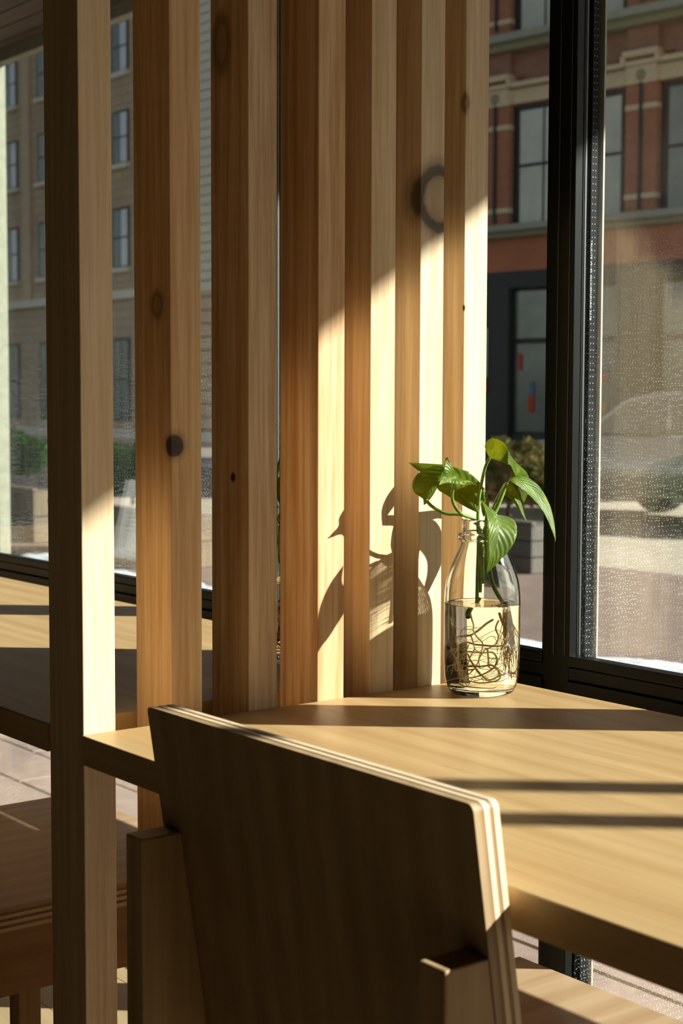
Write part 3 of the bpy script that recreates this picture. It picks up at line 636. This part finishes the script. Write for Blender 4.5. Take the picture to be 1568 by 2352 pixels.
# ================================================================ OUTSIDE
GZ = T - .85
MAT['paver'] = plain('pink_paver', (.30, .215, .18), .7, nscale=14, var=.16, bump=.2)
MAT['joint'] = plain('joint_sand', (.10, .075, .06), .9)
MAT['brickwalk'] = brick_mat('brick_walk', (.20, .135, .105), (.16, .105, .08), (.12, .095, .08), 1, .22, .11, 'XY')
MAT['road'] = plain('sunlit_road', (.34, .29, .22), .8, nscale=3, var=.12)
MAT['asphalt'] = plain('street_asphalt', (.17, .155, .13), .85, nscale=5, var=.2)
MAT['snow'] = plain('snow', (.62, .64, .68), .6, nscale=12, var=.05, bump=.5)
pav = structure('pavement', (0, 1.78, 0))
part('bedding', bx(-9, 6, 1.71, 4.6, GZ - .12, GZ - .008), MAT['joint'], pav)
y = 1.80; k = 0
while y < 3.95:
    x = -8.4 + (.38 if k % 2 else 0)
    while x < -.6:
        part('paver', bx(x + .004, x + .746, y + .004, y + .232, GZ - .05, GZ + rg.uniform(-.001, .0015), .003, 1), MAT['paver'], pav)
        x += .75
    y += .236; k += 1
part('walk', bx(-30, 25, 4.6, 8.9, GZ - .2, GZ - .01), MAT['brickwalk'], pav)
part('walk', bx(-9, 6, 3.95, 4.6, GZ - .05, GZ - .004), MAT['brickwalk'], pav)
part('walk', bx(-40, -9, 1.7, 4.6, GZ - .2, GZ - .012), MAT['brickwalk'], pav)
part('walk', bx(6, 30, -8, 4.6, GZ - .2, GZ - .012), MAT['brickwalk'], pav)
st = structure('street', (0, 12, 0))
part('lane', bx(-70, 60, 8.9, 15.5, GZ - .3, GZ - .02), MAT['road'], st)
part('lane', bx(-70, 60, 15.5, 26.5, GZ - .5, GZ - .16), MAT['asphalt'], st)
part('far_walk', bx(-80, 60, 26.5, 60, GZ - .5, GZ - .05), MAT['asphalt'], st)
part('kerb', bx(-70, 60, 15.35, 15.55, GZ - .3, GZ + .03), MAT['road'], st)
# low ridge of ploughed snow on the brick walk
def snow_ridge(name, x0, x1, yc, wid, hgt, zb, seed, label):
    r_ = random.Random(seed); bm = bmesh.new(); nx, ny = int((x1 - x0) / .09), 12; V = []
    ph = [r_.uniform(0, 6.28) for _ in range(8)]
    for i in range(nx + 1):
        row = []; x = x0 + (x1 - x0) * i / nx
        e = sum(math.sin(x * f + ph[q]) * a for q, (f, a) in enumerate(((1.7, .3), (4.1, .25), (9.3, .16), (17, .1))))
        for j in range(ny + 1):
            t = j / ny * 2 - 1
            h = max(0, 1 - t * t) ** .7 * hgt * (1 + e * .5) * (1 + .25 * r_.uniform(-1, 1)) if 0 < j < ny else 0
            row.append(bm.verts.new((x, yc + t * wid * (1 + .25 * e) + .1 * e, zb + h * (1 if 0 < i < nx else 0))))
        V.append(row)
    for i in range(nx):
        for j in range(ny): bm.faces.new((V[i][j], V[i + 1][j], V[i + 1][j + 1], V[i][j + 1]))
    o = done(bm, name, MAT['snow'], None, True); tag(o, label, 'snow', kind='stuff'); return o
snow_ridge('snow_ridge', -11, -2.2, 5.45, .24, .07, GZ - .012, 4, 'low ridge of ploughed snow on the brick walk outside the window')
snow_ridge('snow_bank', -42, -4, 15.9, .5, .28, GZ - .2, 9, 'snow bank along the kerb across the road')

# canopy over the entrance
cn = thing('entrance_canopy', 'dark entrance canopy with a pale edge above the pavement', 'canopy', (-4, 2.9, T + 2.2))
MAT['fascia'] = plain('grey_green_fascia', (.30, .31, .22), .6)
MAT['soffit'] = wood('soffit_boards', (.13, .085, .045), (.06, .035, .018), 'x', fine=.3)
part('fascia', bx(-15, 7, 3.86, 3.92, T + 2.235, T + 2.36, .004), MAT['fascia'], cn)
part('roof_slab', bx(-15, 7, 1.80, 3.86, T + 2.36, T + 2.44), MAT['black'], cn)
y = 1.82
while y < 3.84:
    part('soffit_board', bx(-15, 7, y + .006, y + .134, T + 2.30, T + 2.325), MAT['soffit'], cn); y += .14
for x in (-8.10, 3.0):
    part('column', bx(x - .035, x + .035, 3.84, 3.91, GZ, T + 2.24, .004), MAT['fascia'], cn)

sg = thing('shadow_posts', 'unseen twin posts with a panel, added to cast two soft shadow bands on the table', 'sign', (.63, 3.06, GZ))  # out-of-view posts added to throw two soft shadow bands across the near table
for (px_, py_) in ((.585, 3.103), (.685, 3.018)):
    bm = bmesh.new(); bmesh.ops.create_cone(bm, cap_ends=True, segments=20, radius1=.025, radius2=.025, depth=3.04, matrix=Matrix.Translation((px_, py_, GZ + 1.52))); part('post', bm, MAT['gasket'], sg, True)
part('post_panel', bx(.50, .77, 3.085, 3.10, GZ + 2.72, GZ + 3.02), MAT['fascia'], sg)

# shrubs in slatted planters
def shrub_mesh(w, h, d, n, seed, long=.06):
    r_ = random.Random(seed); vs = []; fs = []
    for _ in range(n):
        a, b = r_.uniform(0, 6.28), math.acos(r_.uniform(-.75, 1)); q = r_.uniform(.55, 1) ** .6
        lump = 1 + .18 * math.sin(a * 3 + seed) * math.sin(b * 4)
        c = Vector((math.cos(a) * math.sin(b) * w * q * lump, math.sin(a) * math.sin(b) * d * q * lump, (math.cos(b) * .44 * q * lump + .48) * h))
        up = Vector((r_.uniform(-1, 1), r_.uniform(-1, 1), r_.uniform(.0, 1.4))).normalized(); c.z = max(c.z, .005); sd = up.orthogonal().normalized() * long * .28
        k = len(vs); vs += [c - sd, c + up * long * .5 + sd * .8, c + up * long, c + up * long * .5 - sd * .8 + sd]
        vs[-1] = c + sd; fs.append((k, k + 3, k + 1, k + 2))
    me = bpy.data.meshes.new('foliage'); me.from_pydata([tuple(v) for v in vs], [], fs); return me
def foliage_mat(name, a, b, c_):
    m, nt, out = nodes(name); src, tc = mapped(nt, (1, 1, 1)); f = noise(nt, src, 7, 4, .6)
    rm = ramp(nt, [(.30, a), (.52, b), (.68, c_)]); nt.links.new(f, rm.inputs[0])
    d = nt.nodes.new('ShaderNodeBsdfDiffuse'); t = nt.nodes.new('ShaderNodeBsdfTranslucent'); mx = nt.nodes.new('ShaderNodeMixShader'); mx.inputs[0].default_value = .35
    nt.links.new(rm.outputs[0], d.inputs[0]); nt.links.new(rm.outputs[0], t.inputs[0]); nt.links.new(d.outputs[0], mx.inputs[1]); nt.links.new(t.outputs[0], mx.inputs[2])
    nt.links.new(mx.outputs[0], out.inputs[0]); return m
MAT['conifer'] = foliage_mat('brown_tipped_conifer', (.03, .04, .012), (.24, .22, .08), (.66, .46, .25))
MAT['green'] = foliage_mat('green_shrub', (.02, .06, .012), (.06, .17, .03), (.16, .26, .06))
MAT['planter'] = wood('planter_slats', (.13, .12, .10), (.08, .07, .06), 'x', fine=.4)
MAT['cream_wood'] = wood('cream_planter', (.20, .15, .09), (.14, .10, .06), 'x', fine=.4)
def planter(name, label, x, y, w, d, z0, h, mt, rows=3):
    t = thing(name, label, 'planter', (x, y, z0))
    part('box', bx(x - w + .02, x + w - .02, y - d + .02, y + d - .02, z0, z0 + h - .02), MAT['joint'], t)
    hh = h / rows
    for i in range(rows):
        a, b = z0 + i * hh + .004, z0 + (i + 1) * hh - .004
        part('slat', bx(x - w, x + w, y - d, y - d + .02, a, b, .002, 1), mt, t)
        part('slat', bx(x + w - .02, x + w, y - d + .0205, y + d, a, b, .002, 1), mt, t)
    part('rim', bx(x - w - .015, x + w + .015, y - d - .015, y - d + .03, z0 + h - .004, z0 + h + .02, .003, 1), mt, t)
    return t
def shrub(label, x, y, z, w, h, d, mt, n, seed, cat='shrub', name='conifer_shrub', long=.06):
    t = thing(name, label, cat, (x, y, z))
    o = link('foliage', shrub_mesh(w, h, d, n, seed, long), mt, t); o['kind'] = 'stuff'
    bm = bmesh.new(); tube(bm, [Vector((0, 0, 0.0)), Vector((0, 0, h * .5))], .02, .012, 8); done(bm, 'trunk', MAT['node'], t)
    return t
planter('planter', 'dark slatted planter under the brown-tipped conifer shrub', -8.62, 8.30, .50, .25, GZ - .01, .36, MAT['planter'])
shrub('brown-tipped conifer shrub in the dark slatted planter behind the pothos leaves', -8.62, 8.30, GZ + .372, .54, .60, .22, MAT['conifer'], 13000, 1, long=.05)
planter('planter', 'dark planter across the road seen low in the wide window pane', -15.6, 16.9, 1.9, .32, GZ - .16, .40, MAT['planter'])
shrub('green rounded shrub across the road, right of the black mullion', -15.6, 16.9, GZ + .262, .62, .62, .28, MAT['green'], 7000, 2, name='round_shrub', long=.08)
planter('planter', 'brown planter seen between the first and second slats', -10.9, 6.35, 1.0, .22, GZ - .01, .40, MAT['cream_wood'], 2)
shrub('green shrub in the brown planter between the first and second slats', -10.9, 6.35, GZ + .412, .80, .48, .19, MAT['green'], 9000, 3, name='round_shrub')
planter('planter', 'brown planter at the far left edge of the window', -14.0, 6.5, 1.5, .22, GZ - .01, .46, MAT['cream_wood'], 2)
shrub('yellow-green shrub at the far left edge of the window', -13.7, 6.5, GZ + .472, .95, .52, .19, MAT['green'], 8000, 5, name='round_shrub')

# ---------------------------------------------------------------- red brick building across the street
ORG = (-20.015, 20.014); DD = (0.99255, 0.12187)        # s runs to the right along the facade; obox t>0 is towards the street
MAT['redbrick'] = brick_mat('red_brick', (.50, .20, .115), (.41, .165, .095), (.28, .16, .12), 1)
MAT['dimbrick'] = brick_mat('spandrel_brick', (.38, .20, .135), (.31, .155, .105), (.24, .15, .11), 1)
MAT['beige'] = plain('beige_stone', (.68, .56, .38), .8, var=.1)
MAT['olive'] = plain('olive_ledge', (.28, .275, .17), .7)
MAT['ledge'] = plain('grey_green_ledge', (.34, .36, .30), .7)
MAT['frieze'] = plain('red_frieze', (.50, .185, .10), .8, nscale=2)
MAT['dark'] = plain('dark_shopfront', (.022, .030, .028), .5)
MAT['wglass'] = plain('curtained_window', (.48, .50, .44), .12, 0, .7, .18, 1.2)
MAT['wglass2'] = plain('green_window_reflection', (.16, .20, .17), .08, 0, .9, .45, .9)
MAT['shopglass'] = plain('shop_window', (.11, .14, .12), .08, 0, .9, .5, .8)
bb = thing('brick_building', 'red brick building with beige stone bands and dark sash windows across the street', 'building', (-20, 20, GZ))
def ob(s0, s1, t0, t1, z0, z1): bm = bmesh.new(); obox(bm, ORG, DD, s0, s1, t0, t1, z0 + T, z1 + T); return bm
S0, S1 = -8.55, 12.2
P = 3.12; C0 = .61
part('wall', ob(S0, S1, -6, 0, -.85, 10.9), MAT['redbrick'], bb)
part('cornice', ob(S0 - .2, S1 + .2, -.1, .55, 10.9, 11.4), MAT['olive'], bb)
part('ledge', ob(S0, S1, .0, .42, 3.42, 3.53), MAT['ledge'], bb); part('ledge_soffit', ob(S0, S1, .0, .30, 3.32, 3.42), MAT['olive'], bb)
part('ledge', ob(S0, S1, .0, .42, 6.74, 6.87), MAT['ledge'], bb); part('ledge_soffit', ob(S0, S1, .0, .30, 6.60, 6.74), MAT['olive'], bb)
part('ledge', ob(S0, S1, .0, .42, 10.2, 10.33), MAT['ledge'], bb)
part('frieze', ob(S0, S1, .0, .10, 2.72, 3.32), MAT['frieze'], bb)
part('shop_lintel', ob(S0, S1, .0, .16, 2.42, 2.72), MAT['dark'], bb)
part('spandrel', ob(S0, S1, .0, .05, 6.15, 6.60), MAT['dimbrick'], bb)
part('stone_band', ob(S0, S1, .0, .12, 5.68, 5.93), MAT['beige'], bb)
part('stone_moulding', ob(S0, S1, .0, .22, 5.96, 6.04), MAT['beige'], bb)
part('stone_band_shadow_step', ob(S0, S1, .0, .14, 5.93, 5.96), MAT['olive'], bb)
def sash(s0, s1, z0, z1, gl):
    w = part('window', ob(s0, s1, .0, .04, z0, z1), MAT['dark'], bb)
    mid = (z0 + z1) / 2; n = 4; ww = (s1 - s0 - .14 * 2) / n
    for i in range(n):
        a = s0 + .14 + i * ww
        for q, (za, zb) in enumerate(((z0 + .05, mid - .03), (mid + .03, z1 - .09))):
            part('pane', ob(a + .025, a + ww - .025, .035, .052, za, zb), gl, w)
for k in range(-3, 4):
    c = C0 + k * P; pc = c + P / 2
    if c - 1.3 < S0 or c + 1.3 > S1: continue
    sash(c - 1.25, c + 1.25, 3.53, 5.64, MAT['wglass2'] if k % 2 else MAT['wglass'])
    sash(c - 1.25, c + 1.25, 6.88, 8.95, MAT['wglass'])
    part('recess_panel', ob(c - 1.0, c + 1.0, .02, .055, 6.08, 6.50), MAT['dimbrick'], bb)
for k in range(-4, 4):
    c = C0 + (k + .5) * P
    if c - .4 < S0 or c + .4 > S1: continue
    part('pilaster', ob(c - .31, c + .31, .0, .16, 3.53, 5.68), MAT['redbrick'], bb)
    part('pilaster', ob(c - .31, c + .31, .0, .16, 6.04, 6.60), MAT['dimbrick'], bb)
    part('pilaster', ob(c - .31, c + .31, .0, .16, 6.87, 10.2), MAT['redbrick'], bb)
    part('downpipe', ob(c - .028, c + .028, .16, .20, 3.60, 5.68), MAT['dark'], bb)
    part('downpipe', ob(c - .028, c + .028, .16, .20, 7.0, 10.2), MAT['dark'], bb)
    for z in (3.77, 5.24, 7.1):
        part('stone_stripe', ob(c - .315, c + .315, .0, .175, z, z + .085), MAT['beige'], bb)
    part('moulding_step', ob(c - .34, c + .34, .0, .26, 6.10, 6.20), MAT['beige'], bb)
    for q in (-1, 1): part('moulding_step', ob(c + q * .34 - .04, c + q * .34 + .04, .0, .26, 5.98, 6.12), MAT['beige'], bb)
    part('key_block', ob(c - .30, c + .30, .12, .19, 5.66, 5.95), MAT['beige'], bb)
    # round rosette on the block
    n3 = Vector((DD[1], -DD[0], 0)); ctr = Vector((ORG[0], ORG[1], 0)) + Vector((DD[0], DD[1], 0)) * c + n3 * .20; ctr.z = T + 5.80
    bm = bmesh.new(); bmesh.ops.create_cone(bm, cap_ends=True, segments=20, radius1=.11, radius2=.07, depth=.06, matrix=Matrix.Translation(ctr) @ n3.to_track_quat('Z', 'Y').to_matrix().to_4x4())
    part('rosette', bm, MAT['olive'], bb)
# shopfront: dark piers, tall panes with a transom bar
for k in range(-4, 5):
    c = C0 + (k - .5) * P
    if c - .4 < S0 or c + .4 > S1: continue
    part('shop_pier', ob(c - .42, c + .37, .0, .20, -.85, 2.42), MAT['dark'], bb)
    if c + P < S1:
        w = part('shop_window', ob(c + .37, c + P - .42, .0, .05, -.2, 2.42), MAT['dark'], bb)
        mid = c + P / 2
        for (a, b) in ((c + .42, mid - .05), (mid + .05, c + P - .47)):
            part('pane', ob(a, b, .04, .065, -.15, 1.42), MAT['shopglass'], w)
            part('pane', ob(a, b, .04, .065, 1.52, 2.36), MAT['wglass2'], w)
        part('stall_riser', ob(c + .37, c + P - .42, .0, .12, -.85, -.2), MAT['dark'], bb)
MAT['red'] = plain('red_cloth', (.55, .07, .04), .7); MAT['blue'] = plain('blue_cloth', (.08, .25, .34), .7); MAT['yellow'] = plain('yellow_cloth', (.55, .36, .06), .7)
MAT['pink'] = plain('pink_cloth', (.65, .20, .20), .7)
ws = part('wall_sign', ob(-1.33, -1.06, .20, .24, .82, 1.72), MAT['card'], bb)
part('red_foot', ob(-1.33, -1.06, .20, .245, .55, .80), MAT['red'], ws)
for i in range(6): part('print_line', ob(-1.30, -1.12, .24, .245, 1.60 - i * .11, 1.625 - i * .11), MAT['print'], ws)
for (a, b, z0, z1, m_) in ((1.40, 1.52, .88, 1.00, 'blue'), (1.38, 1.52, .74, .88, 'red'), (1.68, 1.80, .80, .92, 'blue'), (1.68, 1.80, .40, .80, 'pink'), (1.66, 1.80, .15, .40, 'red'), (1.40, 1.50, .22, .40, 'yellow'),
                           (-.44, -.36, .95, 1.25, 'red'), (-.20, -.08, .2, .5, 'red'), (-.16, -.08, .5, .75, 'blue')):
    part('window_decoration', ob(a, b, .066, .09, z0, z1), MAT[m_], bb)

# ---------------------------------------------------------------- tan stone building further down the street
tbld = thing('stone_building', 'tan stone building with white-silled sash windows seen between the slats', 'building', (-48, 26, GZ))
MAT['tan'] = brick_mat('tan_stone', (.62, .49, .34), (.54, .42, .29), (.42, .33, .24), 1, .8, .30)
MAT['tan2'] = plain('tan_pier_stone', (.64, .50, .36), .85, var=.12, nscale=3)
MAT['sill'] = plain('pale_sill', (.78, .75, .65), .7)
MAT['tglass'] = plain('sky_blue_blind', (.62, .64, .78), .15, 0, .7, .08, 1)
MAT['tglass2'] = plain('green_dark_glass', (.07, .12, .10), .1, 0, .7, .3, 1)
FY = 26.0
part('wall', bx(-75, -39.2, FY, FY + 9, GZ - .3, T + 14.5), MAT['tan'], tbld)
part('belt_course', bx(-75, -39.1, FY - .25, FY, T + 3.68, T + 3.95), MAT['sill'], tbld)
part('base_course', bx(-75, -39.1, FY - .30, FY, T - .85, T - .56), MAT['sill'], tbld)
part('plinth', bx(-75, -39.1, FY - .40, FY, GZ - .3, T - .85), MAT['tan2'], tbld)
for k in range(0, 12):
    xc = -45.25 - 2.65 * k if k else -45.25
    for r_, (z0, z1) in enumerate(((10.98, 12.62), (8.05, 9.76), (4.70, 6.65), (-.30, 2.42))):
        w = part('window', bx(xc - .53, xc + .53, FY - .035, FY, T + z0, T + z1), MAT['dark'], tbld)
        mid = T + (z0 + z1) / 2
        for q, (za, zb) in enumerate(((T + z0 + .06, mid - .03), (mid + .03, T + z1 - .08))):
            part('pane', bx(xc - .42, xc - .02, FY - .05, FY - .034, za, zb), MAT['tglass2'], w)
            part('pane', bx(xc + .03, xc + .44, FY - .05, FY - .034, za, zb), MAT['tglass'] if r_ < 3 else MAT['tglass2'], w)
        if r_ < 3: part('sill', bx(xc - .62, xc + .62, FY - .16, FY, T + z0 - .15, T + z0), MAT['sill'], tbld)
    part('pier', bx(xc - 1.62, xc - 1.05, FY - .12, FY, T + 3.95, T + 14.5), MAT['tan2'], tbld)
z = T + 3.98
while z < T + 14.3:
    part('stone_block', bx(-41.0, -39.1, FY - .22, FY, z + .012, z + .268, .02, 1), MAT['sill'], tbld); z += .28
z = T - .5
while z < T + 3.6:
    part('stone_block', bx(-41.0, -39.1, FY - .22, FY, z + .015, z + .385, .03, 1), MAT['tan2'], tbld); z += .40

# ---------------------------------------------------------------- parked car beyond the road
car = thing('parked_car', 'pale saloon car parked across the road at the edge of the wide pane', 'car', (-10.6, 13.2, GZ - .02))
MAT['car'] = plain('silver_car_paint', (.50, .48, .44), .25, .2, .6, .03, 1, coat=.6)
MAT['carglass'] = plain('car_glass', (.16, .17, .16), .06, 0, .9, .1)
MAT['tyre'] = plain('tyre', (.02, .02, .02), .8)
def extrude_profile(pts, y0, y1, inset=0.0):
    bm = bmesh.new(); A = [bm.verts.new((x, y0, z)) for x, z in pts]; B = [bm.verts.new((x, y1, z)) for x, z in pts]; n = len(pts)
    bm.faces.new(A); bm.faces.new(B[::-1])
    for i in range(n): bm.faces.new((A[i], B[i], B[(i + 1) % n], A[(i + 1) % n]))
    return bm
cx, cz = -10.6, GZ - .02
body = [(-2.2, .28), (-2.25, .62), (-2.1, .80), (-1.3, .90), (1.35, .92), (2.1, .86), (2.2, .60), (2.15, .28)]
bm = extrude_profile([(cx + a, cz + b) for a, b in body], 12.35, 14.05)
bmesh.ops.bevel(bm, geom=list(bm.edges), offset=.06, segments=3, affect='EDGES'); part('body', bm, MAT['car'], car, True)
cab = [(-1.35, .88), (-.62, 1.30), (-.1, 1.38), (.65, 1.34), (1.45, .90)]
bm = extrude_profile([(cx + a, cz + b) for a, b in cab], 12.46, 13.94)
bmesh.ops.bevel(bm, geom=list(bm.edges), offset=.05, segments=3, affect='EDGES'); part('cabin', bm, MAT['car'], car, True)
for pl in ([(-1.12, .93), (-.58, 1.25), (-.05, 1.31), (-.05, .93)], [(.03, .93), (.03, 1.31), (.6, 1.27), (1.2, .93)]):
    part('side_window', extrude_profile([(cx + a, cz + b) for a, b in pl], 12.448, 12.47), MAT['carglass'], car)
for a in (-1.4, 1.4):
    for yy in (12.36, 13.86):
        bm = bmesh.new(); bmesh.ops.create_cone(bm, cap_ends=True, segments=28, radius1=.33, radius2=.33, depth=.2, matrix=Matrix.Translation((cx + a, yy + .09, cz + .33)) @ Matrix.Rotation(math.pi / 2, 4, 'X'))
        wh = part('wheel', bm, MAT['tyre'], car)
        bm = bmesh.new(); bmesh.ops.create_cone(bm, cap_ends=True, segments=20, radius1=.19, radius2=.17, depth=.22, matrix=Matrix.Translation((cx + a, yy + .09, cz + .33)) @ Matrix.Rotation(math.pi / 2, 4, 'X'))
        part('hub', bm, MAT['gasket'], wh)
# caustic receivers: the surfaces the bottles throw light on
if CAUSTICS:
    for o in list(scene.objects):
        if o.type == 'MESH' and o.name.split('.')[0] in ('slat', 'table_top', 'filler_block', 'root', 'fine_roots', 'stem', 'stem_tip'): o.cycles.is_caustics_receiver = True
